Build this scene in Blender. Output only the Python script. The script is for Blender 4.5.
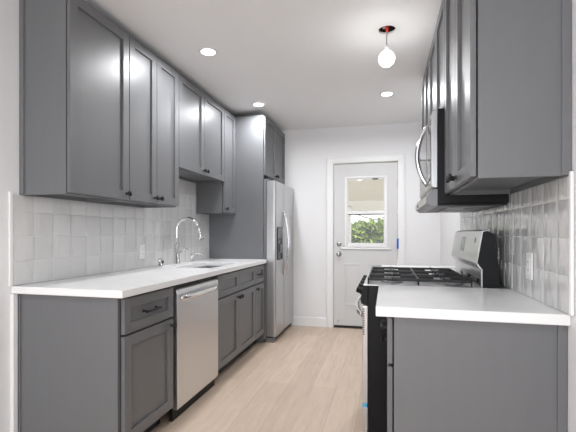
import bpy, bmesh, math, random
from mathutils import Vector, Matrix, noise

for o in list(bpy.data.objects):
    bpy.data.objects.remove(o)
SC = bpy.context.scene
COL = SC.collection
random.seed(7)

# ------------------------------------------------------------------ camera
cd = bpy.data.cameras.new('camera')
cam = bpy.data.objects.new('camera', cd)
COL.objects.link(cam)
cam.location = (0, 0, 1.176)
cam.rotation_euler = (math.pi / 2, 0, 0.244)
cd.sensor_fit = 'HORIZONTAL'
cd.sensor_width = 36.0
cd.lens = 36.0 * 395.66 / 576
cd.shift_y = (233.45 - 216) / 576
cd.clip_start = 0.05
SC.camera = cam

# ------------------------------------------------------------------ view, world, sun, daylight
SC.view_settings.view_transform = 'Standard'
SC.view_settings.look = 'None'
SC.view_settings.exposure = -0.16
SC.view_settings.gamma = 1.0
SC.view_settings.use_curve_mapping = False

W = bpy.data.worlds.new('overcast_sky')
SC.world = W
W.use_nodes = True
bg = W.node_tree.nodes['Background']
bg.inputs[0].default_value = (0.97, 0.985, 1.0, 1)
bg.inputs[1].default_value = 1.9

sd = bpy.data.lights.new('sun', 'SUN')
sd.energy = 4.0
sd.angle = math.radians(3)
sun = bpy.data.objects.new('sun', sd)
sun.rotation_euler = (math.radians(38), math.radians(14), 0)
COL.objects.link(sun)

DAY = 58.0          # area lamp imitating daylight, added in an unseen window behind the camera
CAN = 14.0            # each recessed lamp
wd = bpy.data.lights.new('added_window_light', 'AREA')
wd.shape = 'RECTANGLE'
wd.size = 2.3
wd.size_y = 1.55
wd.energy = DAY
wd.color = (0.90, 0.95, 1.0)
wl = bpy.data.objects.new('added_window_light', wd)
wl.location = (-0.45, -2.66, 1.45)
wl.rotation_euler = (math.pi / 2, 0, 0)   # faces +Y into the room
COL.objects.link(wl)

# ------------------------------------------------------------------ materials
def newmat(name):
    m = bpy.data.materials.new(name)
    m.use_nodes = True
    nt = m.node_tree
    return m, nt, nt.nodes['Principled BSDF']

def mat(name, col, rough=0.5, metal=0.0, noise_amt=0.0, nscale=8.0, stretch=None, bump=0.0, emit=0.0, ior=1.45, rvar=0.0, coat=0.0):
    m, nt, b = newmat(name)
    N, L = nt.nodes, nt.links
    b.inputs['Base Color'].default_value = (*col, 1)
    b.inputs['Roughness'].default_value = rough
    b.inputs['Metallic'].default_value = metal
    b.inputs['IOR'].default_value = ior
    if coat:
        b.inputs['Coat Weight'].default_value = coat
        b.inputs['Coat Roughness'].default_value = 0.15
    tc = N.new('ShaderNodeTexCoord')
    mp = N.new('ShaderNodeMapping')
    L.new(tc.outputs['Object'], mp.inputs['Vector'])
    mp.inputs['Scale'].default_value = stretch or (1, 1, 1)
    nz = N.new('ShaderNodeTexNoise')
    nz.inputs['Scale'].default_value = nscale
    nz.inputs['Detail'].default_value = 5
    L.new(mp.outputs[0], nz.inputs['Vector'])
    if noise_amt:
        mx = N.new('ShaderNodeMix')
        mx.data_type = 'RGBA'
        L.new(nz.outputs['Fac'], mx.inputs[0])
        mx.inputs[6].default_value = (*[max(0, c * (1 - noise_amt)) for c in col], 1)
        mx.inputs[7].default_value = (*[min(1, c * (1 + noise_amt)) for c in col], 1)
        L.new(mx.outputs[2], b.inputs['Base Color'])
    if rvar:
        mr = N.new('ShaderNodeMapRange')
        mr.inputs['To Min'].default_value = rough - rvar
        mr.inputs['To Max'].default_value = rough + rvar
        L.new(nz.outputs['Fac'], mr.inputs['Value'])
        L.new(mr.outputs[0], b.inputs['Roughness'])
    if bump:
        bp = N.new('ShaderNodeBump')
        bp.inputs['Strength'].default_value = bump
        bp.inputs['Distance'].default_value = 0.01
        L.new(nz.outputs['Fac'], bp.inputs['Height'])
        L.new(bp.outputs[0], b.inputs['Normal'])
    if emit:
        b.inputs['Emission Color'].default_value = (*col, 1)
        b.inputs['Emission Strength'].default_value = emit
    return m

M = {}
M['wall'] = mat('wall_paint', (0.83, 0.83, 0.84), 0.6, noise_amt=0.015, nscale=3, bump=0.03)
M['ceiling'] = mat('ceiling_paint', (0.86, 0.86, 0.865), 0.65, noise_amt=0.02, nscale=2.5, bump=0.03)
M['trim'] = mat('white_trim_paint', (0.86, 0.86, 0.86), 0.35, noise_amt=0.01, nscale=6)
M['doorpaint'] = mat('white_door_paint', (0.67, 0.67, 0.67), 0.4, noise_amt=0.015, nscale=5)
M['cab'] = mat('grey_cabinet_lacquer', (0.142, 0.145, 0.153), 0.41, ior=1.6, noise_amt=0.05, nscale=6, stretch=(6, 6, 0.5), rvar=0.03)
M['cabin'] = mat('cabinet_interior_board', (0.10, 0.10, 0.105), 0.5, noise_amt=0.05, nscale=6)
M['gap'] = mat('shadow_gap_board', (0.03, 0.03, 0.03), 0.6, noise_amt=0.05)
M['counter'] = mat('white_quartz', (0.86, 0.86, 0.865), 0.22, noise_amt=0.03, nscale=9, rvar=0.03)
M['grout'] = mat('pale_grout', (0.88, 0.88, 0.875), 0.8, noise_amt=0.05, nscale=40)
M['steel'] = mat('brushed_stainless', (0.52, 0.52, 0.53), 0.30, 1.0, noise_amt=0.02, nscale=6, stretch=(60, 60, 0.6), rvar=0.02)
M['steel_dw'] = mat('reflection_lightened_stainless', (0.68, 0.68, 0.69), 0.33, 1.0, noise_amt=0.02, nscale=6, stretch=(60, 60, 0.6), rvar=0.02)  # same stainless, colour lightened to imitate the dishwasher's brighter reflections
M['steel_h'] = mat('brushed_stainless_sideways', (0.60, 0.60, 0.61), 0.30, 1.0, noise_amt=0.02, nscale=6, stretch=(60, 0.6, 60), rvar=0.02)
M['steel_side'] = mat('grey_appliance_side', (0.22, 0.22, 0.23), 0.4, 0.3, noise_amt=0.04)
M['chrome'] = mat('polished_chrome', (0.78, 0.78, 0.79), 0.09, 1.0, noise_amt=0.02)
M['nickel'] = mat('satin_nickel', (0.36, 0.35, 0.34), 0.3, 1.0, noise_amt=0.03)
M['black'] = mat('black_enamel', (0.008, 0.008, 0.009), 0.38, ior=1.3, noise_amt=0.1)
M['blackmat'] = mat('matt_black_metal', (0.014, 0.014, 0.015), 0.42, 0.2, noise_amt=0.1)
M['iron'] = mat('cast_iron', (0.02, 0.02, 0.021), 0.5, 0.1, noise_amt=0.2, nscale=60, bump=0.1)
M['glassblk'] = mat('black_glass', (0.01, 0.01, 0.012), 0.06, noise_amt=0.05)
M['plastic'] = mat('white_plastic', (0.82, 0.82, 0.81), 0.3, noise_amt=0.01)
M['rubber'] = mat('black_rubber', (0.015, 0.015, 0.015), 0.7, noise_amt=0.1)
M['bluetape'] = mat('blue_masking_tape', (0.02, 0.13, 0.55), 0.6, noise_amt=0.1, nscale=50)
M['cyantape'] = mat('light_blue_tape', (0.10, 0.45, 0.72), 0.5, noise_amt=0.1, nscale=50)
M['display'] = mat('grey_display_glass', (0.13, 0.135, 0.14), 0.15, noise_amt=0.05)
M['red'] = mat('red_wire_cap', (0.72, 0.05, 0.04), 0.45, noise_amt=0.05)
M['cord'] = mat('grey_lamp_cord', (0.22, 0.2, 0.2), 0.5, noise_amt=0.05)
M['can'] = mat('dark_ceiling_can', (0.035, 0.03, 0.028), 0.5, noise_amt=0.2)
M['copper'] = mat('junction_tab', (0.5, 0.4, 0.28), 0.4, 0.6, noise_amt=0.1)
M['bulb'] = mat('lit_bulb_glass', (1.0, 0.985, 0.96), 0.3, emit=9.0)
M['lens'] = mat('lit_lamp_lens', (1.0, 0.99, 0.97), 0.4, emit=7.0)
M['awning'] = mat('cream_awning_sheet', (0.72, 0.67, 0.60), 0.5, noise_amt=0.05, nscale=4)
M['patio'] = mat('patio_concrete', (0.68, 0.66, 0.63), 0.8, noise_amt=0.1, nscale=3, bump=0.1)
M['post'] = mat('white_post_paint', (0.72, 0.71, 0.70), 0.5, noise_amt=0.04)
M['bark'] = mat('brown_bark', (0.12, 0.08, 0.05), 0.8, noise_amt=0.3, nscale=20)
M['wire'] = mat('dark_utility_wire', (0.06, 0.06, 0.06), 0.6, noise_amt=0.1)

def leafmat():
    m, nt, b = newmat('hedge_leaf')
    N, L = nt.nodes, nt.links
    tc = N.new('ShaderNodeTexCoord')
    nz = N.new('ShaderNodeTexNoise'); nz.inputs['Scale'].default_value = 9; nz.inputs['Detail'].default_value = 6
    L.new(tc.outputs['Object'], nz.inputs['Vector'])
    cr = N.new('ShaderNodeValToRGB')
    cr.color_ramp.elements[0].position = 0.42; cr.color_ramp.elements[0].color = (0.02, 0.045, 0.004, 1)  # dark blotches in the leaf colour imitate shadowed gaps in the hedge
    cr.color_ramp.elements[1].position = 0.60; cr.color_ramp.elements[1].color = (0.36, 0.46, 0.09, 1)
    L.new(nz.outputs['Fac'], cr.inputs[0]); L.new(cr.outputs[0], b.inputs['Base Color'])
    b.inputs['Roughness'].default_value = 0.5
    return m
M['leaf'] = leafmat()

def tilemat():
    m, nt, b = newmat('glazed_handmade_tile')
    N, L = nt.nodes, nt.links
    at = N.new('ShaderNodeAttribute'); at.attribute_name = 'tint'
    L.new(at.outputs['Color'], b.inputs['Base Color'])
    b.inputs['Roughness'].default_value = 0.07
    b.inputs['IOR'].default_value = 1.55
    tc = N.new('ShaderNodeTexCoord')
    mp = N.new('ShaderNodeMapping'); mp.inputs['Scale'].default_value = (1, 1, 0.38)
    L.new(tc.outputs['Object'], mp.inputs['Vector'])
    nz = N.new('ShaderNodeTexNoise'); nz.inputs['Scale'].default_value = 22; nz.inputs['Detail'].default_value = 1.5
    L.new(mp.outputs[0], nz.inputs['Vector'])
    bp = N.new('ShaderNodeBump'); bp.inputs['Strength'].default_value = 0.50; bp.inputs['Distance'].default_value = 0.014
    L.new(nz.outputs['Fac'], bp.inputs['Height']); L.new(bp.outputs[0], b.inputs['Normal'])
    b.inputs['Specular IOR Level'].default_value = 0.6
    return m
M['tile'] = tilemat()

def floormat():
    m, nt, b = newmat('pale_oak_planks')
    N, L = nt.nodes, nt.links
    tc = N.new('ShaderNodeTexCoord')
    mp = N.new('ShaderNodeMapping'); mp.inputs['Rotation'].default_value = (0, 0, math.pi / 2)
    L.new(tc.outputs['Object'], mp.inputs['Vector'])
    br = N.new('ShaderNodeTexBrick')
    br.inputs['Scale'].default_value = 1.0
    br.inputs['Brick Width'].default_value = 1.5
    br.inputs['Row Height'].default_value = 0.185
    br.inputs['Mortar Size'].default_value = 0.0012
    br.inputs['Mortar Smooth'].default_value = 0.2
    br.offset = 0.37; br.offset_frequency = 2
    br.inputs['Color1'].default_value = (0.585, 0.46, 0.36, 1)
    br.inputs['Color2'].default_value = (0.68, 0.545, 0.435, 1)
    br.inputs['Mortar'].default_value = (0.40, 0.32, 0.25, 1)
    L.new(mp.outputs[0], br.inputs['Vector'])
    mp2 = N.new('ShaderNodeMapping'); mp2.inputs['Scale'].default_value = (9, 1.0, 1)
    L.new(tc.outputs['Object'], mp2.inputs['Vector'])
    nz = N.new('ShaderNodeTexNoise'); nz.inputs['Scale'].default_value = 3.0; nz.inputs['Detail'].default_value = 8; nz.inputs['Roughness'].default_value = 0.6
    nz.inputs['Distortion'].default_value = 0.6
    L.new(mp2.outputs[0], nz.inputs['Vector'])
    cr = N.new('ShaderNodeValToRGB')
    cr.color_ramp.elements[0].position = 0.3; cr.color_ramp.elements[0].color = (0.88, 0.87, 0.86, 1)
    cr.color_ramp.elements[1].position = 0.7; cr.color_ramp.elements[1].color = (1.06, 1.06, 1.06, 1)
    L.new(nz.outputs['Fac'], cr.inputs[0])
    mx = N.new('ShaderNodeMix'); mx.data_type = 'RGBA'; mx.blend_type = 'MULTIPLY'; mx.inputs[0].default_value = 1
    L.new(br.outputs['Color'], mx.inputs[6]); L.new(cr.outputs[0], mx.inputs[7])
    L.new(mx.outputs[2], b.inputs['Base Color'])
    b.inputs['Roughness'].default_value = 0.42
    bp = N.new('ShaderNodeBump'); bp.inputs['Strength'].default_value = 0.05
    L.new(nz.outputs['Fac'], bp.inputs['Height']); L.new(bp.outputs[0], b.inputs['Normal'])
    return m
M['floor'] = floormat()

def glassmat():
    m = bpy.data.materials.new('clear_window_glass'); m.use_nodes = True
    nt = m.node_tree; N, L = nt.nodes, nt.links
    for n in list(N): N.remove(n)
    out = N.new('ShaderNodeOutputMaterial'); mx = N.new('ShaderNodeMixShader')
    tr = N.new('ShaderNodeBsdfTransparent'); tr.inputs[0].default_value = (0.95, 0.96, 0.95, 1)
    gl = N.new('ShaderNodeBsdfGlossy'); gl.inputs['Roughness'].default_value = 0.03
    fr = N.new('ShaderNodeFresnel'); fr.inputs[0].default_value = 1.45
    hf = N.new('ShaderNodeMath'); hf.operation = 'MULTIPLY'; hf.inputs[1].default_value = 0.5; L.new(fr.outputs[0], hf.inputs[0]); L.new(hf.outputs[0], mx.inputs[0]); L.new(tr.outputs[0], mx.inputs[1]); L.new(gl.outputs[0], mx.inputs[2])
    L.new(mx.outputs[0], out.inputs['Surface'])
    return m
M['glass'] = glassmat()

# ------------------------------------------------------------------ mesh helpers
ORG = {}
class MB:
    """collects shapes in world coordinates; build() links them as ONE mesh object"""
    def __init__(s):
        s.bm = bmesh.new(); s.smooth = []
    def box(s, x0, x1, y0, y1, z0, z1):
        v = [s.bm.verts.new((x, y, z)) for x in (x0, x1) for y in (y0, y1) for z in (z0, z1)]
        for f in ((0, 1, 3, 2), (4, 6, 7, 5), (0, 4, 5, 1), (2, 3, 7, 6), (0, 2, 6, 4), (1, 5, 7, 3)):
            s.bm.faces.new([v[i] for i in f])
        return s
    def prism(s, pts, axis, a0, a1):
        """extrude a closed 2D outline along axis ('x': pts are (y,z); 'y': (x,z); 'z': (x,y))"""
        def P(p, a):
            return {'x': (a, p[0], p[1]), 'y': (p[0], a, p[1]), 'z': (p[0], p[1], a)}[axis]
        A = [s.bm.verts.new(P(p, a0)) for p in pts]; B = [s.bm.verts.new(P(p, a1)) for p in pts]
        n = len(pts)
        s.bm.faces.new(A); s.bm.faces.new(B[::-1])
        for i in range(n):
            s.bm.faces.new((A[i], B[i], B[(i + 1) % n], A[(i + 1) % n]))
        return s
    def tube(s, path, r, seg=12, caps=True):
        path = [Vector(p) for p in path]
        rs = r if isinstance(r, (list, tuple)) else [r] * len(path)
        rings = []
        t0 = (path[1] - path[0]).normalized()
        up = Vector((0, 0, 1)) if abs(t0.z) < 0.9 else Vector((1, 0, 0))
        n = t0.cross(up).normalized()
        for i, p in enumerate(path):
            a = path[max(i - 1, 0)]; b = path[min(i + 1, len(path) - 1)]
            t = (b - a).normalized()
            n = (n - t * n.dot(t)).normalized(); q = t.cross(n)
            rings.append([s.bm.verts.new(p + (n * math.cos(2 * math.pi * k / seg) + q * math.sin(2 * math.pi * k / seg)) * rs[i]) for k in range(seg)])
        for i in range(len(rings) - 1):
            for k in range(seg):
                f = s.bm.faces.new((rings[i][k], rings[i][(k + 1) % seg], rings[i + 1][(k + 1) % seg], rings[i + 1][k])); f.smooth = True
        if caps:
            s.bm.faces.new(rings[0][::-1]); s.bm.faces.new(rings[-1])
        return s
    def cyl(s, p0, p1, r, seg=20):
        return s.tube([p0, p1], r, seg)
    def lathe(s, c, axis, prof, seg=24):
        """prof: list of (radius, height) along axis from point c"""
        a = Vector(axis).normalized(); c = Vector(c)
        up = Vector((0, 0, 1)) if abs(a.z) < 0.9 else Vector((1, 0, 0))
        n = a.cross(up).normalized(); q = a.cross(n)
        rings = []
        for r, h in prof:
            r = max(r, 1e-5)
            rings.append([s.bm.verts.new(c + a * h + (n * math.cos(2 * math.pi * k / seg) + q * math.sin(2 * math.pi * k / seg)) * r) for k in range(seg)])
        for i in range(len(rings) - 1):
            for k in range(seg):
                f = s.bm.faces.new((rings[i][k], rings[i][(k + 1) % seg], rings[i + 1][(k + 1) % seg], rings[i + 1][k])); f.smooth = True
        s.bm.faces.new(rings[0][::-1]); s.bm.faces.new(rings[-1])
        return s
    def build(s, name, m, parent=None, bevel=0.0, org=None, seg=2):
        o3 = ORG.get(parent.name, Vector((0, 0, 0))) if parent else Vector(org or (0, 0, 0))
        bmesh.ops.recalc_face_normals(s.bm, faces=s.bm.faces)
        if o3.length: bmesh.ops.translate(s.bm, verts=s.bm.verts, vec=-o3)
        me = bpy.data.meshes.new(name); s.bm.to_mesh(me); s.bm.free()
        me.materials.append(M[m] if isinstance(m, str) else m)
        o = bpy.data.objects.new(name, me); COL.objects.link(o)
        if parent: o.parent = parent
        else: o.location = o3
        ORG[o.name] = o3
        if bevel:
            b = o.modifiers.new('bevel', 'BEVEL'); b.width = bevel; b.segments = seg; b.limit_method = 'ANGLE'; b.angle_limit = math.radians(40)
        return o

def tag(o, label, cat, group=None):
    o['label'] = label; o['category'] = cat
    if group: o['group'] = group
    return o
def thing(name, loc, label, cat, group=None):
    o = bpy.data.objects.new(name, None); COL.objects.link(o); o.location = loc
    o.empty_display_size = 0.1
    ORG[o.name] = Vector(loc)
    return tag(o, label, cat, group)
def struct(o, label=None):
    o['kind'] = 'structure'
    if label: o['label'] = label
    return o
def arc(f, n=16):
    return [f(i / n) for i in range(n + 1)]

# ------------------------------------------------------------------ dimensions
XL, XR = -1.919, 0.612          # side walls
YB, YN = 4.944, -2.6            # back wall, near wall
ZC = 2.505                      # ceiling
ZT = 2.452                      # cabinet tops
CT, CB = 0.898, 0.860           # counter top, bottom
UBR = 1.374                      # right wall cabinet bottoms
UB = 1.383                      # wall cabinet bottoms

# ------------------------------------------------------------------ room shell
struct(MB().box(XL - 0.12, XR + 0.12, YN - 0.12, YB + 0.12, -0.08, 0).build('floor', 'floor'))
struct(MB().box(XL - 0.12, XL, YN - 0.12, YB + 0.12, 0, ZC + 0.08).build('wall_left', 'wall'))
struct(MB().box(XR, XR + 0.12, YN - 0.12, YB + 0.12, 0, ZC + 0.08).build('wall_right', 'wall'))
DX0, DX1, DZ = -0.639, 0.125, 2.037      # door slab
b = MB()
b.box(XL, DX0 - 0.022, YB, YB + 0.12, 0, ZC + 0.08).box(DX1 + 0.022, XR, YB, YB + 0.12, 0, ZC + 0.08).box(DX0 - 0.022, DX1 + 0.022, YB, YB + 0.12, DZ + 0.026, ZC + 0.08)
struct(b.build('wall_back', 'wall'))
b = MB()
b.box(XL, -1.65, YN - 0.12, YN, 0, ZC + 0.08).box(0.75 - 0.2, XR, YN - 0.12, YN, 0, ZC + 0.08)
b.box(-1.65, 0.55, YN - 0.12, YN, 0, 0.65).box(-1.65, 0.55, YN - 0.12, YN, 2.25, ZC + 0.08)
struct(b.build('wall_near', 'wall'))

# ceiling with one open can hole
HX, HY, HR = 0.003, 2.664, 0.055
bm = bmesh.new()
def quad(pts):
    bm.faces.new([bm.verts.new(p) for p in pts])
x0, x1, y0, y1 = XL - 0.12, XR + 0.12, YN - 0.12, YB + 0.12
a = 0.2
for (p, q, r, s_) in ((x0, x1, y0, HY - a), (x0, x1, HY + a, y1), (x0, HX - a, HY - a, HY + a), (HX + a, x1, HY - a, HY + a)):
    quad([(p, r, ZC), (p, s_, ZC), (q, s_, ZC), (q, r, ZC)])
n = 40
inn, out = [], []
for k in range(n):
    t = 2 * math.pi * k / n + math.pi / 4
    c, s_ = math.cos(t), math.sin(t); m_ = max(abs(c), abs(s_))
    inn.append(bm.verts.new((HX + HR * c, HY + HR * s_, ZC)))
    out.append(bm.verts.new((HX + a * c / m_, HY + a * s_ / m_, ZC)))
for k in range(n):
    bm.faces.new((inn[k], inn[(k + 1) % n], out[(k + 1) % n], out[k]))
ext = bmesh.ops.extrude_face_region(bm, geom=list(bm.faces))
bmesh.ops.translate(bm, verts=[v for v in ext['geom'] if isinstance(v, bmesh.types.BMVert)], vec=(0, 0, 0.012))
mb = MB(); mb.bm.free(); mb.bm = bm
struct(mb.build('ceiling', 'ceiling'))

# baseboard on the back wall
b = MB().prism([(YB, 0), (YB - 0.014, 0), (YB - 0.014, 0.105), (YB - 0.008, 0.118), (YB, 0.118)], 'x', -1.20, DX0 - 0.09)
struct(b.build('baseboard_back', 'trim', bevel=0.001))
# slim white filler where the left end panel meets the wall
struct(MB().box(XL, XL + 0.022, 1.664, 1.69, 0, 0.858).build('trim_1', 'trim', bevel=0.002))
# unseen window added behind the camera to hold the daylight lamp
w = MB()
w.box(-1.65, -1.60, YN - 0.10, YN - 0.03, 0.65, 2.25).box(0.50, 0.55, YN - 0.10, YN - 0.03, 0.65, 2.25).box(-1.6, 0.5, YN - 0.10, YN - 0.03, 0.65, 0.70).box(-1.6, 0.5, YN - 0.10, YN - 0.03, 2.20, 2.25)
struct(w.build('unseen_window_1', 'trim', bevel=0.002))

# door casing
cw = 0.068
b = MB()
b.box(DX0 - 0.022 - cw + 0.012, DX0 - 0.010, YB - 0.018, YB, 0, DZ + 0.026 + cw - 0.012)
b.box(DX1 + 0.010, DX1 + 0.022 + cw - 0.012, YB - 0.018, YB, 0, DZ + 0.026 + cw - 0.012)
b.box(DX0 - 0.010, DX1 + 0.010, YB - 0.018, YB, DZ + 0.014, DZ + 0.026 + cw - 0.012)
# back band along the outer edge
e = DX0 - 0.022 - cw + 0.012
b.box(e - 0.012, e + 0.004, YB - 0.024, YB, 0, DZ + 0.09)
e2 = DX1 + 0.022 + cw - 0.012
b.box(e2 - 0.004, e2 + 0.012, YB - 0.024, YB, 0, DZ + 0.09)
b.box(e - 0.012, e2 + 0.012, YB - 0.024, YB, DZ + 0.078, DZ + 0.094)
# jambs
b.box(DX0 - 0.022, DX0 - 0.005, YB, YB + 0.12, 0, DZ + 0.008).box(DX1 + 0.005, DX1 + 0.022, YB, YB + 0.12, 0, DZ + 0.008).box(DX0 - 0.022, DX1 + 0.022, YB, YB + 0.12, DZ + 0.008, DZ + 0.026)
struct(b.build('trim_2', 'trim', bevel=0.002))
struct(MB().box(DX0 - 0.004, DX1 + 0.004, YB + 0.0, YB + 0.12, 0.0, 0.010).build('trim_3', 'gap'))

# half-glazed door
dr = thing('door_1', (-0.257, YB + 0.03, 0.012), 'white half-glazed exterior door at the far end of the kitchen', 'door')
struct(dr)
GX0, GX1, GZ0, GZ1 = -0.476, -0.021, 1.034, 1.856
yf, yk = YB + 0.012, YB + 0.052
b = MB()
b.box(DX0, GX0 - 0.02, yf, yk, 0.03, DZ).box(GX1 + 0.02, DX1, yf, yk, 0.03, DZ)
b.box(GX0 - 0.02, GX1 + 0.02, yf, yk, GZ1 + 0.02, DZ).box(GX0 - 0.02, GX1 + 0.02, yf, yk, 0.03, GZ0 - 0.02)
slab = b.build('door_slab', 'doorpaint', dr, bevel=0.001)
b = MB()
for (p, q, r, s_) in ((-0.507, GX0, 1.005, 1.878), (GX1, 0.010, 1.005, 1.878)):
    b.box(p, q, yf - 0.016, yf, r, s_)
b.box(GX0, GX1, yf - 0.016, yf, GZ1, 1.878).box(GX0, GX1, yf - 0.016, yf, 1.005, GZ0)
b.build('glazing_frame', 'trim', dr, bevel=0.005)
b = MB()
zm = 1.432
b.box(GX0, GX1, yf - 0.004, yf + 0.03, zm - 0.016, zm + 0.016)
b.box(GX0, GX0 + 0.012, yf, yf + 0.03, GZ0, GZ1).box(GX1 - 0.012, GX1, yf, yf + 0.03, GZ0, GZ1)
b.box(GX0, GX1, yf, yf + 0.03, GZ0, GZ0 + 0.024).box(GX0, GX1, yf, yf + 0.03, GZ1 - 0.014, GZ1)
sash = b.build('sash', 'trim', dr, bevel=0.002)
MB().box(-0.165, -0.100, yf - 0.012, yf + 0.002, GZ1 - 0.02, GZ1 - 0.008).build('sash_latch', 'blackmat', sash, bevel=0.002)
MB().box(GX0, GX1, yf + 0.008, yf + 0.030, zm - 0.026, zm - 0.016).build('sash_seal', 'blackmat', sash)
MB().box(GX0 + 0.01, GX1 - 0.01, yf + 0.012, yf + 0.016, zm + 0.016, GZ1 - 0.01).build('pane', 'glass', dr)
MB().box(GX0 + 0.01, GX1 - 0.01, yf + 0.022, yf + 0.026, GZ0 + 0.02, zm - 0.016).build('pane', 'glass', dr)
# drip ledge below the glass and two raised panels
MB().prism([(yf - 0.02, 0.985), (yf - 0.006, 1.003), (yf, 1.003), (yf, 0.978)], 'x', -0.56, 0.05).build('lower_ledge', 'trim', dr, bevel=0.002)
for (p, q) in ((-0.515, -0.315), (-0.205, -0.005)):
    b = MB()
    for z0, z1 in ((0.28, 0.80),):
        t = 0.016
        b.box(p, q, yf - 0.007, yf, z0, z0 + t).box(p, q, yf - 0.007, yf, z1 - t, z1)
        b.box(p, p + t, yf - 0.007, yf, z0 + t, z1 - t).box(q - t, q, yf - 0.007, yf, z0 + t, z1 - t)
        b.box(p + 0.05, q - 0.05, yf - 0.005, yf, z0 + 0.05, z1 - 0.05)
    b.build('raised_panel', 'doorpaint', dr, bevel=0.003)
MB().lathe((-0.575, yf, 0.918), (0, -1, 0), [(0.031, 0), (0.031, 0.006), (0.013, 0.010), (0.012, 0.030), (0.026, 0.038), (0.030, 0.052), (0.024, 0.066), (0.008, 0.070)]).build('door_knob', 'nickel', dr)
db = MB().lathe((-0.575, yf, 1.044), (0, -1, 0), [(0.030, 0), (0.030, 0.008), (0.020, 0.016), (0.006, 0.018)]).build('deadbolt', 'nickel', dr)
MB().box(-0.579, -0.571, yf - 0.032, yf - 0.016, 1.030, 1.058).build('thumb_turn', 'nickel', db, bevel=0.002)
for z in (1.78, 0.22, 1.02):
    MB().cyl((DX1 + 0.004, yf - 0.006, z - 0.045), (DX1 + 0.004, yf - 0.006, z + 0.045), 0.006).build('hinge', 'steel', dr)
MB().box(DX0 + 0.002, DX1 - 0.002, yf - 0.006, yf + 0.02, 0.012, 0.03).build('door_sweep', 'rubber', dr)
MB().cyl((-0.585, yf, 0.09), (-0.585, yf - 0.028, 0.09), 0.010).build('door_stop_peg', 'steel', dr)
t = MB().box(0.120, 0.142, YB - 0.0205, YB - 0.0182, 0.992, 1.115).build('masking_tape', 'bluetape', org=(0.131, YB - 0.019, 0.992))
tag(t, 'strip of blue masking tape stuck on the right side of the door frame', 'tape')

# ------------------------------------------------------------------ outside, seen through the door glass
struct(MB().box(-7, 6, YB + 0.12, 16, -0.30, -0.22).build('patio_ground', 'patio'))
aw = thing('awning', (-0.3, YB + 0.13, 2.30), 'cream sheet awning sloping down outside the door glass', 'awning')
b = MB()
b.prism([(YB + 0.13, 2.32), (YB + 0.13, 2.30), (8.4, 1.635), (8.4, 1.655)], 'x', -2.6, 2.1)
b.build('roof_sheet', 'awning', aw)
b = MB()
b.box(-2.6, 2.1, 8.34, 8.42, 1.60, 1.70)
b.build('front_beam', 'trim', aw, bevel=0.004)
p = thing('porch_post', (-0.745, 8.0, -0.22), 'white square porch post left of the hedge outside', 'post')
MB().box(-0.80, -0.69, 7.945, 8.055, -0.22, 1.70).build('shaft', 'post', p, bevel=0.004)
MB().box(-0.83, -0.66, 7.89, 8.11, -0.22, -0.08).build('plinth', 'post', p, bevel=0.004)
hd = thing('hedge', (-0.4, 10.2, -0.22), 'leafy green hedge outside, seen through the lower door glass', 'hedge')
rng = random.Random(3)
b = MB(); bm = b.bm
def hedge_top(x):
    return 1.42 + 0.10 * math.sin(x * 2.3 + 1) + 0.06 * math.sin(x * 7.1)
for i in range(6000):
    x = rng.uniform(-2.3, 1.3); y = 10.2 + rng.uniform(-0.55, 0.5)
    zt = hedge_top(x)
    z = zt - abs(rng.gauss(0, 0.55)) + rng.gauss(0, 0.06)
    if z < 0.1: continue
    y -= 0.10 * math.sin(x * 9 + z * 7)
    d = Vector((rng.gauss(0, 1), rng.gauss(-0.4, 0.8), rng.gauss(0.5, 0.8))).normalized()
    u = d.cross(Vector((rng.gauss(0, 1), rng.gauss(0, 1), rng.gauss(0, 1)))).normalized(); v = d.cross(u)
    L_ = rng.uniform(0.06, 0.12); w_ = L_ * 0.45; c = Vector((x, y, z))
    q = [c - u * L_, c + v * w_ + d * 0.006, c + u * L_, c - v * w_ + d * 0.006]
    bm.faces.new([bm.verts.new(k) for k in q])
b.build('foliage', 'leaf', hd)
for x in (-1.9, -1.4, -0.9, -0.4, 0.1, 0.6, 1.0):
    MB().tube([(x, 10.25, -0.22), (x + 0.03, 10.22, 0.4), (x - 0.04, 10.24, 1.0), (x + 0.02, 10.2, 1.35)], [0.03, 0.025, 0.018, 0.008], 8).build('stem', 'bark', hd)
t = MB().tube(arc(lambda t: (-2.2 + 3.5 * t, 13.0, 2.28 - 1.346 * t + 1.3 * (1.346 * t - 0.5) ** 2), 24), 0.018, 6).build('utility_wire', 'wire', org=(0, 13, 1.7))
tag(t, 'thin dark utility wire crossing the sky above the hedge', 'wire')
for (x, z, lab) in ((-2.2, 2.75, 'brown wooden utility pole beyond the hedge, holding the higher wire end'), (1.3, 2.05, 'brown wooden utility pole beyond the hedge, holding the lower wire end')):
    p = thing('utility_pole', (x, 13.09, -0.22), lab, 'pole')
    MB().tube([(x, 13.09, -0.22), (x, 13.09, z)], [0.07, 0.055], 12).build('shaft', 'bark', p)
    MB().cyl((x, 13.09, z), (x, 13.09, z + 0.05), 0.062).build('cap', 'wire', p)

# ------------------------------------------------------------------ cabinet helpers (front faces sx = +1 towards +X, -1 towards -X)
def bx(b, sx, xa, xb, *r):
    b.box(min(xa, xb), max(xa, xb), *r)

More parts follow.
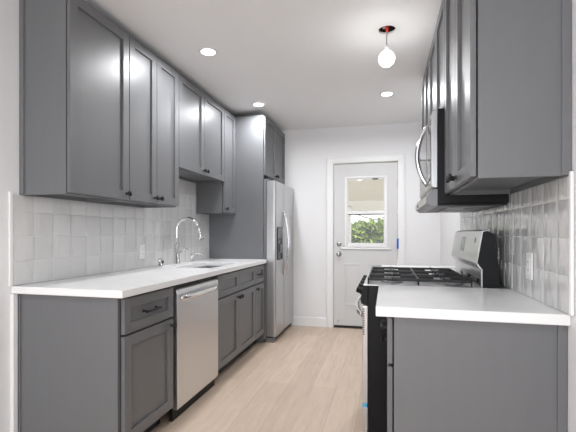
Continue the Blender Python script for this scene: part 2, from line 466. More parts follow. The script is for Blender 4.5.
def shaker(name, root, sx, xf, y0, y1, z0, z1, st=0.057, th=0.020, rec=0.013):
    b = MB(); xb = xf - sx * th; g = 0.002
    y0 += g; y1 -= g; z0 += g; z1 -= g
    st = min(st, (y1 - y0) * 0.30, (z1 - z0) * 0.30)
    bx(b, sx, xb, xf, y0, y0 + st, z0, z1); bx(b, sx, xb, xf, y1 - st, y1, z0, z1)
    bx(b, sx, xb, xf, y0 + st, y1 - st, z0, z0 + st); bx(b, sx, xb, xf, y0 + st, y1 - st, z1 - st, z1)
    bx(b, sx, xb, xf - sx * rec, y0 + st, y1 - st, z0 + st, z1 - st)
    return b.build(name, 'cab', root, bevel=0.0012)
def knob(part, sx, xf, y, z):
    MB().lathe((xf, y, z), (sx, 0, 0), [(0.010, 0), (0.009, 0.002), (0.0065, 0.005), (0.0065, 0.018), (0.0165, 0.021), (0.0175, 0.027), (0.015, 0.033), (0.004, 0.035)], 18).build('knob', 'blackmat', part)
def pull(part, sx, xf, yc, z, ln=0.135):
    b = MB(); o = 0.030
    for s_ in (-1, 1):
        b.cyl((xf, yc + s_ * ln * 0.40, z), (xf + sx * o, yc + s_ * ln * 0.40, z), 0.0055, 10)
        b.lathe((xf, yc + s_ * ln * 0.40, z), (sx, 0, 0), [(0.009, 0), (0.009, 0.003), (0.006, 0.006)], 12)
    b.tube(arc(lambda t: (xf + sx * (o + 0.004 * math.sin(math.pi * t)), yc + (t - 0.5) * ln, z), 10), 0.0075, 10)
    b.build('pull', 'blackmat', part)

def base_cab(name, sx, xf, xw, y0, y1, label, group, doors=1, drawers=1, false_front=False, knob_side=1, end=None, toe=True):
    """xf: door front plane, xw: wall plane; end: +-1 adds finished side panel at y0 (-1) or y1 (+1)"""
    r = thing(name, ((xf + xw) / 2, (y0 + y1) / 2, 0), label, 'cabinet', group)
    xc = xf - sx * 0.0245; t = 0.018; zt = CB - 0.001; zb = 0.105
    xw2 = xw + sx * 0.002
    b = MB()
    for ya in (y0, y1 - t):
        bx(b, sx, xw2, xc, ya, ya + t, zb, zt); bx(b, sx, xw2, xc - sx * 0.07, ya, ya + t, 0.0, zb)
    bx(b, sx, xw2, xc, y0 + t, y1 - t, zb, zb + t); bx(b, sx, xw2, xw2 + sx * 0.008, y0 + t, y1 - t, zb, zt)
    bx(b, sx, xc - sx * 0.02, xc, y0 + t, y1 - t, 0.822, zt); bx(b, sx, xc - sx * 0.02, xc, y0 + t, y1 - t, 0.645, 0.680)
    b.build('body', 'cabin', r)
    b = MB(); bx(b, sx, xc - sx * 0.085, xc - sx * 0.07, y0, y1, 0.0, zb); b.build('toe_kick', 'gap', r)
    if end is not None:
        ye = (y0 - 0.019, y0) if end < 0 else (y1, y1 + 0.019)
        b = MB(); bx(b, sx, xw2, xf - sx * 0.0245, ye[0], ye[1], 0.0, zt); b.build('side_panel', 'cab', r, bevel=0.0015)
        yo = ye[0] if end < 0 else ye[1]
        b = MB(); bx(b, sx, xw2, xw2 + sx * 0.030, yo - (0.007 if end < 0 else 0), yo + (0 if end < 0 else 0.007), 0.0, zt)
        b.build('scribe_strip', 'cab', r, bevel=0.002)
    zg = 0.662; ztop = 0.848
    n = drawers
    for i in range(n):
        ya = y0 + (y1 - y0) * i / n; yb_ = y0 + (y1 - y0) * (i + 1) / n
        d = shaker('false_drawer' if false_front else 'drawer', r, sx, xf, ya, yb_, zg + 0.004, ztop, st=0.050)
        if not false_front: pull(d, sx, xf - sx * 0.011, (ya + yb_) / 2, (zg + ztop) / 2, min(0.145, (yb_ - ya) * 0.48))
    for i in range(doors):
        ya = y0 + (y1 - y0) * i / doors; yb_ = y0 + (y1 - y0) * (i + 1) / doors
        d = shaker('door', r, sx, xf, ya, yb_, 0.108, zg - 0.004)
        ks = knob_side if doors == 1 else (1 if i == 0 else -1)
        ky = yb_ - 0.03 if ks > 0 else ya + 0.03
        knob(d, sx, xf, ky, zg - 0.045)
    return r

def wall_cab(name, sx, xf, xw, y0, y1, z0, z1, label, group, doors=1, knob_side=1, end=None, lip=0.022):
    r = thing(name, ((xf + xw) / 2, (y0 + y1) / 2, z0), label, 'cabinet', group)
    xc = xf - sx * 0.0245; t = 0.018; xw2 = xw + sx * 0.002
    b = MB()
    for ya in (y0, y1 - t): bx(b, sx, xw2, xc - sx * 0.001, ya, ya + t, z0, z1)
    bx(b, sx, xw2, xc, y0 + t, y1 - t, z1 - t, z1)
    bx(b, sx, xw2, xw2 + sx * 0.012, y0 + t, y1 - t, z0, z1 - t)
    bx(b, sx, xc - sx * 0.019, xc, y0 + t, y1 - t, z0, z0 + 0.04)
    b.build('body', 'cab', r, bevel=0.001)
    b = MB(); bx(b, sx, xw2 + sx * 0.013, xc - sx * 0.02, y0 + t, y1 - t, z0 + lip, z0 + lip + t); b.build('bottom_panel', 'cab', r)
    if end is not None:
        yo = y0 if end < 0 else y1
        b = MB(); bx(b, sx, xw2, xw2 + sx * 0.028, yo - (0.007 if end < 0 else 0), yo + (0 if end < 0 else 0.007), z0, z1)
        b.build('scribe_strip', 'cab', r, bevel=0.002)
    for i in range(doors):
        ya = y0 + (y1 - y0) * i / doors; yb_ = y0 + (y1 - y0) * (i + 1) / doors
        d = shaker('door', r, sx, xf, ya, yb_, z0 + 0.006, z1 - 0.002)
        ks = knob_side if doors == 1 else (1 if i == 0 else -1)
        ky = yb_ - 0.03 if ks > 0 else ya + 0.03
        knob(d, sx, xf, ky, z0 + 0.045)
    return r

# ------------------------------------------------------------------ left run
G1 = 'grey base cabinets'; G2 = 'grey wall cabinets'
XB_ = -1.270
base_cab('base_cabinet', 1, XB_, XL, 1.719, 2.190, 'grey drawer base cabinet at the near left end of the counter', G1, knob_side=1, end=-1)
base_cab('sink_base_cabinet', 1, XB_, XL, 2.846, 3.752, 'wide grey double-door sink cabinet to the right of the dishwasher', G1, doors=2, drawers=2, false_front=True)
base_cab('base_cabinet', 1, XB_, XL, 3.754, 4.048, 'narrow grey base cabinet between sink cabinet and refrigerator panel', G1, knob_side=-1)
XU_ = -1.597
wall_cab('wall_cabinet', 1, XU_, XL, 1.722, 2.213, UB, ZT, 'tall single-door grey wall cabinet nearest on the left', G2, 1, 1, end=-1)
wall_cab('wall_cabinet', 1, XU_, XL, 2.215, 2.836, UB, ZT, 'double-door grey wall cabinet left of the sink, in front of short one', G2, 2)
wall_cab('wall_cabinet', 1, XU_, XL, 2.838, 3.745, 1.695, ZT, 'short double-door grey wall cabinet hanging above the sink faucet', G2, 2)
wall_cab('wall_cabinet', 1, XU_, XL, 3.747, 4.050, UB, ZT, 'narrow single-door grey wall cabinet beside the refrigerator panel', G2, 1, -1)
wall_cab('wall_cabinet', 1, -1.268, XL, 4.078, 4.925, 1.80, ZT, 'deep double-door grey cabinet above the refrigerator', G2, 2)
t = MB().box(XL + 0.002, -1.284, 4.055, 4.075, 0, ZT).build('end_panel', 'cab', org=(-1.6, 4.065, 0), bevel=0.002)
tag(t, 'tall grey end panel between the counter and the refrigerator', 'panel')

# counter with sink cut-out
SX0, SX1, SY0, SY1 = -1.715, -1.365, 2.93, 3.56
def slab_hole(xs, ys, z0, z1, hole):
    b = MB(); bm = b.bm
    V = {}
    def vt(i, j): 
        if (i, j) not in V: V[i, j] = bm.verts.new((xs[i], ys[j], z0))
        return V[i, j]
    for i in range(len(xs) - 1):
        for j in range(len(ys) - 1):
            if (i, j) != hole: bm.faces.new((vt(i, j), vt(i + 1, j), vt(i + 1, j + 1), vt(i, j + 1)))
    e_ = bmesh.ops.extrude_face_region(bm, geom=list(bm.faces))
    bmesh.ops.translate(bm, verts=[v for v in e_['geom'] if isinstance(v, bmesh.types.BMVert)], vec=(0, 0, z1 - z0))
    return b
t = slab_hole([XL + 0.001, SX0, SX1, -1.244], [1.669, SY0, SY1, 4.053], CB, CT, (1, 1)).build('countertop', 'counter', org=(-1.58, 2.86, CB), bevel=0.003)
tag(t, 'long white quartz countertop along the left wall with sink', 'countertop', 'white countertops')
sk = thing('sink', ((SX0 + SX1) / 2, (SY0 + SY1) / 2, 0.66), 'undermount stainless steel sink basin set in the left countertop', 'sink')
b = MB(); tk = 0.004
for (p, q, r, s_, z0, z1) in ((SX0 - tk, SX0, SY0 - tk, SY1 + tk, 0.66, CB - 0.001), (SX1, SX1 + tk, SY0 - tk, SY1 + tk, 0.66, CB - 0.001), (SX0, SX1, SY0 - tk, SY0, 0.66, CB - 0.001), (SX0, SX1, SY1, SY1 + tk, 0.66, CB - 0.001), (SX0, SX1, SY0, SY1, 0.66, 0.665)):
    b.box(p, q, r, s_, z0, z1)
b.build('basin', 'steel_h', sk)
MB().lathe((-1.54, 3.245, 0.665), (0, 0, 1), [(0.045, 0), (0.045, 0.003), (0.03, 0.002), (0.02, 0.001)]).build('drain', 'chrome', sk)

# faucet
fx, fy = -1.830, 3.215
fc = thing('faucet', (fx, fy, CT), 'tall chrome gooseneck pull-down faucet behind the sink', 'faucet')
MB().lathe((fx, fy, CT), (0, 0, 1), [(0.030, 0), (0.030, 0.006), (0.024, 0.010), (0.0225, 0.175), (0.020, 0.185), (0.014, 0.19)], 24).build('body', 'chrome', fc)
R_ = 0.100
pth = [(fx, fy, CT + 0.18), (fx, fy, CT + 0.24), (fx, fy, 1.214)] + [(fx + R_ - R_ * math.cos(a_), fy + 0.012 * a_ / 2.7, 1.214 + R_ * math.sin(a_)) for a_ in [math.radians(d) for d in range(12, 172, 12)]]
MB().tube(pth, 0.0115, 14).build('neck', 'chrome', fc)
e_ = Vector(pth[-1]); d_ = (Vector(pth[-1]) - Vector(pth[-2])).normalized()
h_ = MB().tube([e_ - d_ * 0.004, e_ + d_ * 0.02, e_ + d_ * 0.08, e_ + d_ * 0.110], [0.013, 0.016, 0.019, 0.0205], 18).build('spray_head', 'chrome', fc)
MB().tube([e_ + d_ * 0.109, e_ + d_ * 0.116], 0.018, 18).build('spray_face', 'rubber', h_)
b = MB().cyl((fx, fy + 0.015, CT + 0.11), (fx, fy + 0.052, CT + 0.11), 0.015)
b.tube([(fx, fy + 0.044, CT + 0.11), (fx + 0.03, fy + 0.05, CT + 0.125), (fx + 0.075, fy + 0.055, CT + 0.14)], [0.007, 0.006, 0.005], 10)
b.build('lever', 'chrome', fc)
ag = thing('air_gap_cap', (-1.850, 2.975, CT), 'short chrome air gap cylinder on the counter left of the faucet', 'air gap')
MB().lathe((-1.850, 2.975, CT), (0, 0, 1), [(0.026, 0), (0.026, 0.005), (0.020, 0.008), (0.020, 0.055), (0.017, 0.066), (0.006, 0.068)]).build('cap', 'chrome', ag)
MB().box(-1.835, -1.829, 2.970, 2.998, CT + 0.025, CT + 0.05).build('slot', 'rubber', ag)
sp = thing('soap_dispenser', (-1.850, 3.53, CT), 'small chrome soap dispenser with bent spout right of the faucet', 'soap dispenser')
MB().lathe((-1.850, 3.53, CT), (0, 0, 1), [(0.023, 0), (0.023, 0.005), (0.012, 0.010), (0.010, 0.05), (0.017, 0.055), (0.017, 0.075), (0.006, 0.08)]).build('pump', 'chrome', sp)
MB().tube([(-1.85, 3.53, CT + 0.068), (-1.82, 3.545, CT + 0.082), (-1.78, 3.565, CT + 0.080), (-1.755, 3.577, CT + 0.064)], 0.006, 10).build('spout', 'chrome', sp)

# dishwasher
dw = thing('dishwasher', (-1.57, 2.52, 0), 'stainless steel dishwasher with bowed handle between grey base cabinets', 'dishwasher')
y0, y1 = 2.222, 2.842; xf = -1.262
MB().box(XL + 0.05, xf - 0.03, y0 - 0.026, y1 - 0.002, 0.09, 0.85).build('tub', 'gap', dw)
MB().prism([(xf - 0.03, 0.075), (xf - 0.002, 0.075), (xf, 0.085), (xf, 0.80), (xf - 0.004, 0.818), (xf - 0.012, 0.825), (xf - 0.03, 0.825)], 'y', y0, y1 - 0.006).build('front_panel', 'steel_dw', dw, bevel=0.002)
MB().box(xf - 0.06, xf - 0.035, y0, y1, 0.0, 0.089).build('kick_plate', 'black', dw)
MB().tube(arc(lambda t: (xf + 0.004 + 0.030 * math.sin(math.pi * t) ** 0.7, y0 + 0.025 + (y1 - y0 - 0.085) * t, 0.770), 24), [0.012] + [0.020] * 23 + [0.012], 14).build('handle', 'chrome', dw)

# refrigerator
rf = thing('refrigerator', (-1.54, 4.52, 0), 'stainless side-by-side refrigerator with water dispenser by the back wall', 'refrigerator')
fy0, fy1, fm = 4.085, 4.925, 4.435
XF = -1.152
MB().box(XL + 0.04, -1.262, fy0, fy1, 0.03, 1.752).build('case', 'steel_side', rf, bevel=0.006)
def fdoor(ya, yb_):
    # door outline in plan, softly rounded at both front corners
    r = 0.022; p = [(-1.255, ya), ]
    for k in range(7): 
        a_ = math.radians(180 + 15 * k) 
        p.append((XF - r - r * math.sin(a_ - math.pi) * -1 if False else XF - r + r * math.sin(math.radians(15 * k)), ya + r - r * math.cos(math.radians(15 * k))))
    for k in range(7):
        p.append((XF - r + r * math.cos(math.radians(15 * k)), yb_ - r + r * math.sin(math.radians(15 * k))))
    p.append((-1.255, yb_))
    return MB().prism(p, 'z', 0.065, 1.745).build('door', 'steel', rf)
d1 = fdoor(fy0, fm - 0.004); d2 = fdoor(fm + 0.004, fy1)
def fhandle(part, y):
    MB().tube(arc(lambda t: (XF + 0.002 + 0.058 * math.sin(math.pi * t) ** 0.7, y, 0.71 + 0.72 * t), 24), 0.012, 12).build('handle', 'chrome', part)
fhandle(d1, fm - 0.035); fhandle(d2, fm + 0.035)
ds = MB().box(XF - 0.001, XF + 0.006, 4.135, 4.355, 0.885, 1.245).build('dispenser', 'blackmat', d1, bevel=0.004)
MB().box(XF + 0.005, XF + 0.009, 4.150, 4.340, 1.125, 1.230).build('control_panel', 'display', rf)
MB().box(XF + 0.005, XF + 0.0085, 4.155, 4.335, 0.905, 1.110).build('dispenser_recess', 'glassblk', rf)
MB().box(XF + 0.008, XF + 0.02, 4.22, 4.27, 0.97, 1.06).build('paddle', 'steel_side', rf, bevel=0.003)
MB().box(-1.25, XF - 0.03, fy0 + 0.01, fy1 - 0.01, 0.015, 0.058).build('grille', 'blackmat', rf)
for y in (fy0 + 0.03, fy1 - 0.03):
    MB().box(-1.26, XF - 0.025, y - 0.025, y + 0.025, 0.0, 0.05).build('foot', 'steel_side', rf)
for y in (fy0 + 0.05, fy1 - 0.05):
    MB().box(-1.34, XF - 0.08, y - 0.03, y + 0.03, 1.752, 1.768).build('hinge_cover', 'steel_side', rf, bevel=0.003)

# ------------------------------------------------------------------ tile backsplashes
def backsplash(name, xw, sx, regions, label, zbase, ybase, seed, pitch=0.1325, th=0.0096):
    """regions: (y0,y1,z0,z1) rectangles in the wall plane"""
    rg = random.Random(seed)
    b = MB(); bm = b.bm
    lay = bm.loops.layers.float_color.new('tint')
    g = 0.0010
    for (ya, yb_, za, zb) in regions:
        j0 = math.floor((za - zbase) / pitch + 1e-4); i0 = math.floor((ya - ybase) / pitch + 1e-4)
        j = j0
        while zbase + j * pitch < zb - 0.004:
            i = i0
            while ybase + i * pitch < yb_ - 0.004:
                p = max(ya, ybase + i * pitch) + g; q = min(yb_, ybase + (i + 1) * pitch) - g
                r = max(za, zbase + j * pitch) + g; s_ = min(zb, zbase + (j + 1) * pitch) - g
                i += 1
                if q - p < 0.006 or s_ - r < 0.006: continue
                ty, tz, off = rg.gauss(0, 0.005), rg.gauss(0, 0.006), rg.uniform(0, 0.0006)
                tint = 0.66 * rg.uniform(0.95, 1.05); col = (tint * 1.0, tint * 0.995, tint * 0.985, 1)
                US = (0, 0.022, 0.35, 0.65, 0.978, 1); n = 5; G = []
                for a_ in range(n + 1):
                    row = []
                    for c_ in range(n + 1):
                        u, v = US[a_], US[c_]
                        y = p + (q - p) * u; z = r + (s_ - r) * v
                        rim = min(u, v, 1 - u, 1 - v)
                        dx = th + off + ty * (y - (p + q) / 2) + tz * (z - (r + s_) / 2) + 0.0005 * noise.noise((y * 14 + seed, z * 10, seed)) - (0.0007 if rim == 0 else 0)
                        row.append(bm.verts.new((xw + sx * dx, y, z)))
                    G.append(row)
                rimv = [G[a_][0] for a_ in range(n + 1)] + [G[n][c_] for c_ in range(1, n + 1)] + [G[a_][n] for a_ in range(n - 1, -1, -1)] + [G[0][c_] for c_ in range(n - 1, 0, -1)]
                bk = [bm.verts.new((xw + sx * 0.001, v_.co.y, v_.co.z)) for v_ in rimv]
                fs = []
                for a_ in range(n):
                    for c_ in range(n):
                        f = bm.faces.new((G[a_][c_], G[a_ + 1][c_], G[a_ + 1][c_ + 1], G[a_][c_ + 1])); f.smooth = True; fs.append(f)
                for k in range(len(rimv)):
                    fs.append(bm.faces.new((rimv[k], bk[k], bk[(k + 1) % len(bk)], rimv[(k + 1) % len(bk)])))
                for f in fs:
                    for l in f.loops: l[lay] = col
            j += 1
    y_ = (regions[0][0] + regions[-1][1]) / 2
    root = thing(name, (xw, y_, CT), label, 'backsplash', 'tile backsplashes')
    b.build('tiles', 'tile', root)
    gb = MB()
    for (ya, yb_, za, zb) in regions: bx(gb, sx, xw + sx * 0.0005, xw + sx * 0.0081, ya, yb_, za, zb)
    gb.build('grout', 'grout', root)
    return root
z0 = CT + 0.001
r = backsplash('tile_backsplash', XL, 1, [(1.672, 2.838, z0, UB - 0.001), (2.838, 3.746, z0, 1.694), (3.746, 4.053, z0, UB - 0.001)], 'glossy pale grey tile backsplash above the left counter and sink', z0 - 0.003, 1.668, 11)
MB().box(XL + 0.001, XL + 0.013, 1.652, 1.671, z0, UB + 0.012).build('edge_trim', 'trim', r, bevel=0.003)
r = backsplash('tile_backsplash', XR, -1, [(1.535, 2.20, z0, UBR - 0.001), (2.20, 2.965, 0.90, 1.50), (2.965, 3.585, z0, UBR - 0.001)], 'glossy pale grey tile backsplash behind the gas range, right wall', z0 - 0.003, 1.5, 23)
MB().box(XR - 0.013, XR - 0.001, 1.516, 1.534, z0, UBR + 0.012).build('edge_trim', 'trim', r, bevel=0.003)

def outlet(xw, sx, y, z, label):
    r = thing('wall_outlet', (xw, y, z), label, 'outlet', 'wall outlets')
    b = MB(); bx(b, sx, xw + sx * 0.0112, xw + sx * 0.018, y - 0.036, y + 0.036, z - 0.058, z + 0.058); p = b.build('cover_plate', 'plastic', r, bevel=0.003)
    b = MB(); bx(b, sx, xw + sx * 0.018, xw + sx * 0.020, y - 0.017, y + 0.017, z - 0.034, z + 0.034); b.build('socket', 'plastic', p, bevel=0.001)
    for dz in (-0.02, 0.014):
        for dy in (-0.006, 0.006):
            b = MB(); bx(b, sx, xw + sx * 0.0198, xw + sx * 0.0204, y + dy - 0.001, y + dy + 0.001, z + dz, z + dz + 0.008); b.build('slot', 'blackmat', p)
outlet(XL, 1, 2.80, 1.03, 'white wall outlet on tile left of the faucet')
outlet(XR, -1, 1.905, 1.035, 'white wall outlet on tile above the right counter')

# ------------------------------------------------------------------ right run
XRB = 0.003
base_cab('base_cabinet', -1, XRB, XR, 1.592, 2.180, 'grey base cabinet with large side panel in the right foreground', G1, end=-1, knob_side=1)
base_cab('base_cabinet', -1, XRB, XR, 3.035, 3.575, 'grey base cabinet hidden behind the far side of the range', G1)
t = MB().box(-0.040, XR - 0.001, 1.543, 2.196, CB, CT).build('countertop', 'counter', org=(0.28, 1.87, CB), bevel=0.003)
tag(t, 'short white quartz countertop in the right foreground', 'countertop', 'white countertops')
t = MB().box(-0.040, XR - 0.001, 3.024, 3.59, CB, CT).build('countertop', 'counter', org=(0.28, 3.307, CB), bevel=0.003)
tag(t, 'white quartz countertop just beyond the gas range', 'countertop', 'white countertops')
XRU = 0.293
wall_cab('wall_cabinet', -1, XRU, XR, 1.542, 2.196, UBR, ZT, 'large double-door grey wall cabinet nearest on the right', G2, 2, end=-1)
wall_cab('wall_cabinet', -1, XRU, XR, 2.200, 2.962, 1.838, ZT, 'short double-door grey wall cabinet above the microwave', G2, 2)
wall_cab('wall_cabinet', -1, XRU, XR, 2.966, 3.585, UBR, ZT, 'grey double-door wall cabinet beyond the microwave', G2, 2)

# microwave
mw = thing('microwave', (0.42, 2.58, 1.32), 'stainless over-range microwave with bowed handle below grey cabinet', 'microwave')
y0, y1 = 2.205, 2.957
MB().box(0.262, XR - 0.014, y0, y1, 1.335, 1.832).build('case', 'black', mw, bevel=0.002)
dm = MB().prism([(0.260, 1.418), (0.236, 1.418), (0.229, 1.430), (0.229, 1.805), (0.236, 1.822), (0.260, 1.822)], 'y', y0 + 0.002, y1 - 0.002).build('door', 'steel', mw, bevel=0.002)
MB().box(0.2275, 0.2295, y0 + 0.24, y1 - 0.06, 1.475, 1.765).build('door_window', 'glassblk', dm)
MB().box(0.2275, 0.2295, y0 + 0.03, y0 + 0.15, 1.46, 1.79).build('control_panel', 'glassblk', dm)
MB().tube(arc(lambda t: (0.228 - 0.056 * math.sin(math.pi * t) ** 0.75, y0 + 0.185, 1.45 + 0.335 * t), 22), 0.014, 12).build('handle', 'chrome', dm)
MB().prism([(0.262, 1.412), (0.240, 1.412), (0.205, 1.372), (0.205, 1.336), (0.228, 1.320), (0.262, 1.320)], 'y', y0 + 0.004, y1 - 0.004).build('vent_hood', 'steel_side', mw, bevel=0.002)
MB().prism([(0.2405, 1.4125), (0.2045, 1.3725), (0.2045, 1.336), (0.201, 1.334), (0.201, 1.3735), (0.2385, 1.4145)], 'y', y0 + 0.001, y1 - 0.001).build('vent_cover', 'steel', mw, bevel=0.001)
b = MB()
for k in range(8): b.box(0.2075, 0.214, y0 + 0.05 + k * 0.085, y0 + 0.11 + k * 0.085, 1.379, 1.385)
b.build('vent_slots', 'blackmat', mw)
MB().box(0.1995, 0.202, y0 + 0.50, y0 + 0.58, 1.344, 1.364).build('lamp_switch', 'blackmat', mw)
MB().box(0.263, XR - 0.02, y0 + 0.004, y1 - 0.004, 1.322, 1.334).build('underside_panel', 'black', mw, bevel=0.001)
for ya in (y0 + 0.09, y1 - 0.36):
    MB().box(0.33, 0.53, ya, ya + 0.27, 1.317, 1.3215).build('grease_filter', 'steel_side', mw)

# gas range
rg_ = thing('gas_range', (0.22, 2.585, 0), 'black and stainless gas range between the two right counters', 'range')
y0, y1 = 2.206, 3.016
MB().box(-0.098, 0.585, y0, y1, 0.03, 0.876).build('case', 'black', rg_, bevel=0.003)
MB().box(-0.098, 0.50, y0, y1, 0.876, 0.890).build('cooktop_rim', 'black', rg_)
MB().box(-0.124, 0.50, y0 + 0.001, y1 - 0.001, 0.890, 0.897).build('cooktop', 'steel_h', rg_, bevel=0.002)
b = MB().prism([(-0.099, 0.785), (-0.135, 0.790), (-0.140, 0.815), (-0.122, 0.889), (-0.099, 0.889)], 'y', y0, y1)
cpn = b.build('control_panel', 'black', rg_, bevel=0.002)
for i in range(5):
    y = y0 + 0.085 + i * 0.160
    kb = MB().lathe((-0.131, y, 0.848), (-0.95, 0, 0.31), [(0.024, 0), (0.024, 0.006), (0.019, 0.010), (0.018, 0.034), (0.010, 0.037)], 20).build('knob', 'black', cpn)
od = MB().box(-0.128, -0.099, y0 + 0.003, y1 - 0.003, 0.235, 0.778).build('oven_door', 'steel', rg_, bevel=0.003)
MB().box(-0.1295, -0.127, y0 + 0.09, y1 - 0.09, 0.33, 0.66).build('oven_window', 'glassblk', od)
b = MB()
for k in range(12): b.box(-0.1255, -0.117, y0 + 0.0005, y0 + 0.0045, 0.620 + k * 0.0125, 0.626 + k * 0.0125)
b.build('vent_slots', 'blackmat', od)
MB().tube(arc(lambda t: (-0.127 - 0.052 * math.sin(math.pi * t) ** 0.55, y0 + 0.03 + (y1 - y0 - 0.06) * t, 0.725 + 0.012 * math.sin(math.pi * t)), 26), 0.0145, 12).build('handle', 'chrome', od)
MB().box(-0.126, -0.099, y0 + 0.003, y1 - 0.003, 0.055, 0.222).build('drawer', 'steel', rg_, bevel=0.003)
MB().box(-0.128, -0.104, y0 - 0.0005, y0 + 0.003, 0.222, 0.246).build('packing_tape', 'cyantape', rg_)
for x in (-0.05, 0.54):
    for y in (y0 + 0.05, y1 - 0.05):
        MB().cyl((x, y, 0), (x, y, 0.031), 0.016).build('foot', 'blackmat', rg_)
# burners and grates
zc = 0.897
for (x, y, r) in ((0.03, 2.36, 0.050), (0.36, 2.36, 0.040), (0.195, 2.611, 0.056), (0.03, 2.86, 0.045), (0.36, 2.86, 0.050)):
    bn = MB().lathe((x, y, zc), (0, 0, 1), [(r + 0.012, 0), (r + 0.008, 0.008), (r - 0.006, 0.012), (r - 0.006, 0.016)]).build('burner', 'steel_side', rg_)
    MB().lathe((x, y, zc + 0.0165), (0, 0, 1), [(r, 0), (r, 0.006), (r - 0.006, 0.010), (0.004, 0.011)]).build('burner_cap', 'iron', bn)
zg0, zg1 = 0.917, 0.931
for i in range(3):
    ya = y0 + 0.022 + i * 0.2555; yb_ = ya + 0.2500; xa, xb = -0.102, 0.435
    b = MB(); w_ = 0.009
    b.box(xa, xb, ya, ya + w_, zg0, zg1).box(xa, xb, yb_ - w_, yb_, zg0, zg1).box(xa, xa + w_, ya, yb_, zg0, zg1).box(xb - w_, xb, ya, yb_, zg0, zg1)
    ym = (ya + yb_) / 2; xm = (xa + xb) / 2
    b.box(xm - w_ / 2, xm + w_ / 2, ya, yb_, zg0, zg1)
    for xc_ in ((xa + xm) / 2, (xm + xb) / 2):
        b.box(xc_ - w_ / 2, xc_ + w_ / 2, ya, ya + 0.075, zg0, zg1 + 0.006).box(xc_ - w_ / 2, xc_ + w_ / 2, yb_ - 0.075, yb_, zg0, zg1 + 0.006)
        b.box(xc_ - 0.125, xc_ - 0.045, ym - w_ / 2, ym + w_ / 2, zg0, zg1 + 0.006).box(xc_ + 0.045, xc_ + 0.125, ym - w_ / 2, ym + w_ / 2, zg0, zg1 + 0.006)
    for x in (xa, xm - w_ / 2, xb - w_):
        for y in (ya, yb_ - w_): b.box(x, x + w_, y, y + w_, zc, zg0)
    b.build('grate', 'iron', rg_, bevel=0.002)
# rear console
b = MB().prism([(0.479, 0.877), (0.562, 0.877), (0.540, 1.170), (0.500, 1.188), (0.477, 1.181), (0.452, 1.023), (0.460, 1.003), (0.479, 0.993)], 'y', y0 + 0.002, y1 - 0.002)
cs = b.build('console', 'black', rg_, bevel=0.002)
MB().prism([(0.4480, 1.022), (0.4520, 1.020), (0.4800, 1.184), (0.5100, 1.192), (0.5100, 1.196), (0.4760, 1.189)], 'y', y0, y1).build('console_face', 'steel_h', cs, bevel=0.001)
MB().prism([(0.4480, 1.021), (0.4540, 1.021), (0.4720, 0.996), (0.4670, 0.992)], 'y', y0, y1).build('console_lip', 'steel_h', cs)
MB().box(0.4735, 0.4795, y0 + 0.01, y1 - 0.01, 0.898, 0.992).build('console_riser', 'steel_h', cs)
MB().box(0.4720, 0.4740, y0 + 0.03, y1 - 0.20, 0.905, 0.940).build('oven_vent', 'glassblk', cs)
def face_x(z): return 0.448 + (z - 1.022) * (0.476 - 0.448) / (1.189 - 1.022)
MB().prism([(face_x(1.07) - 0.0015, 1.07), (face_x(1.07) + 0.001, 1.07), (face_x(1.155) + 0.001, 1.155), (face_x(1.155) - 0.0015, 1.155)], 'y', 2.60, 2.72).build('display', 'display', cs)
MB().lathe((face_x(1.14), 2.33, 1.14), (-0.985, 0, 0.17), [(0.016, 0), (0.016, 0.0012), (0.012, 0.0014)], 20).build('badge', 'steel_side', cs)
MB().lathe((0.4580, 2.33, 1.008), (-0.83, 0, -0.5), [(0.006, 0), (0.006, 0.002), (0.003, 0.003)], 12).build('indicator', 'blackmat', cs)

# ------------------------------------------------------------------ ceiling lamps
LG = 'recessed ceiling lights'
proto = thing('recessed_light', (-1.262, 2.66, ZC), 'round recessed ceiling light nearest, above the left cabinets', 'ceiling light', LG)
MB().lathe((-1.262, 2.66, ZC - 0.001), (0, 0, -1), [(0.068, 0), (0.068, 0.003), (0.060, 0.008), (0.052, 0.006)], 32).build('trim_ring', 'plastic', proto)
MB().lathe((-1.262, 2.66, ZC - 0.0062), (0, 0, -1), [(0.052, 0), (0.050, 0.002), (0.03, 0.0035), (0.002, 0.004)], 32).build('lens', 'lens', proto)
def canlamp(parent, loc=(0, 0, -0.03), e=CAN):
    ld = bpy.data.lights.new('can_light', 'AREA'); ld.shape = 'DISK'; ld.size = 0.10; ld.energy = e; ld.color = (0.97, 0.98, 1.0); ld.spread = math.radians(170)
    lo = bpy.data.objects.new('can_light', ld); COL.objects.link(lo); lo.parent = parent; lo.location = loc
canlamp(proto)
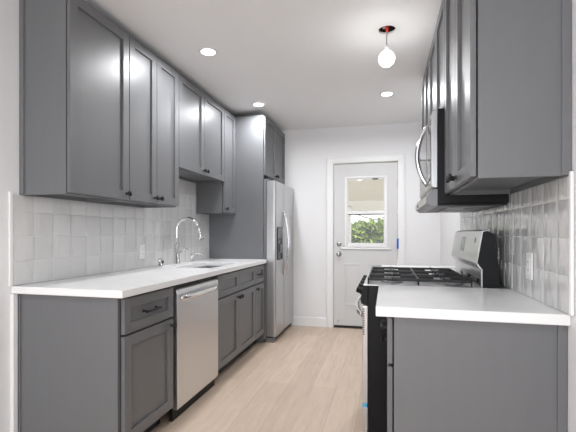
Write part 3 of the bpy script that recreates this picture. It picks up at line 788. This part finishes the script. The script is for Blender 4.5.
SPOTS = [(-1.275, 3.87, 'round recessed ceiling light in front of the refrigerator cabinet'),
         (0.005, 3.87, 'round recessed ceiling light directly beyond the hanging bulb'),
         (-0.63, 0.2, 'added recessed ceiling light above the camera, out of frame'),
         (-0.63, -1.4, 'added recessed ceiling light behind the camera, out of frame')]  # last two are added out of view to brighten the near end
kids = list(proto.children)
for (x, y, lab) in SPOTS:
    c = proto.copy(); COL.objects.link(c); c.location = (x, y, ZC); c['label'] = lab
    for k in kids:
        kc = k.copy(); COL.objects.link(kc); kc.parent = c
pb = thing('hanging_bulb', (HX, HY, ZC), 'bare lit bulb hanging on a cord from an open ceiling hole', 'bulb')
b = MB().lathe((HX, HY, ZC + 0.0125), (0, 0, 1), [(0.062, 0), (0.062, 0.09), (0.058, 0.092)], 32)
b.bm.faces.ensure_lookup_table()
bmesh.ops.delete(b.bm, geom=[f for f in b.bm.faces if all(abs(v.co.z - ZC - 0.0125) < 1e-5 for v in f.verts)], context='FACES')
b.build('ceiling_can', 'can', pb)
MB().box(HX - 0.030, HX - 0.008, HY + 0.0, HY + 0.02, ZC + 0.02, ZC + 0.05).build('junction_tab', 'copper', pb)
MB().tube([(HX + 0.004, HY, ZC + 0.09), (HX + 0.002, HY, ZC + 0.03), (HX + 0.001, HY, ZC - 0.012)], [0.012, 0.012, 0.008], 12).build('wire_cap', 'red', pb)
MB().tube([(HX + 0.001, HY, ZC - 0.010), (HX - 0.002, HY, ZC - 0.05), (HX - 0.002, HY, ZC - 0.105)], 0.0028, 8).build('cord', 'cord', pb)
MB().lathe((HX - 0.002, HY, ZC - 0.100), (0, 0, -1), [(0.008, 0), (0.014, 0.006), (0.014, 0.032), (0.012, 0.034)]).build('socket', 'plastic', pb)
zb = ZC - 0.132
MB().lathe((HX - 0.002, HY, zb), (0, 0, -1), [(0.013, 0)] + [(0.052 * math.sin(math.radians(a_)), 0.056 - 0.052 * math.cos(math.radians(a_))) for a_ in range(18, 180, 9)], 32).build('bulb', 'bulb', pb)
ld = bpy.data.lights.new('bulb_light', 'POINT'); ld.energy = 2.5; ld.shadow_soft_size = 0.05; ld.color = (0.98, 0.985, 1.0)
lo = bpy.data.objects.new('bulb_light', ld); COL.objects.link(lo); lo.parent = pb; lo.location = (-0.002, 0, -0.31)
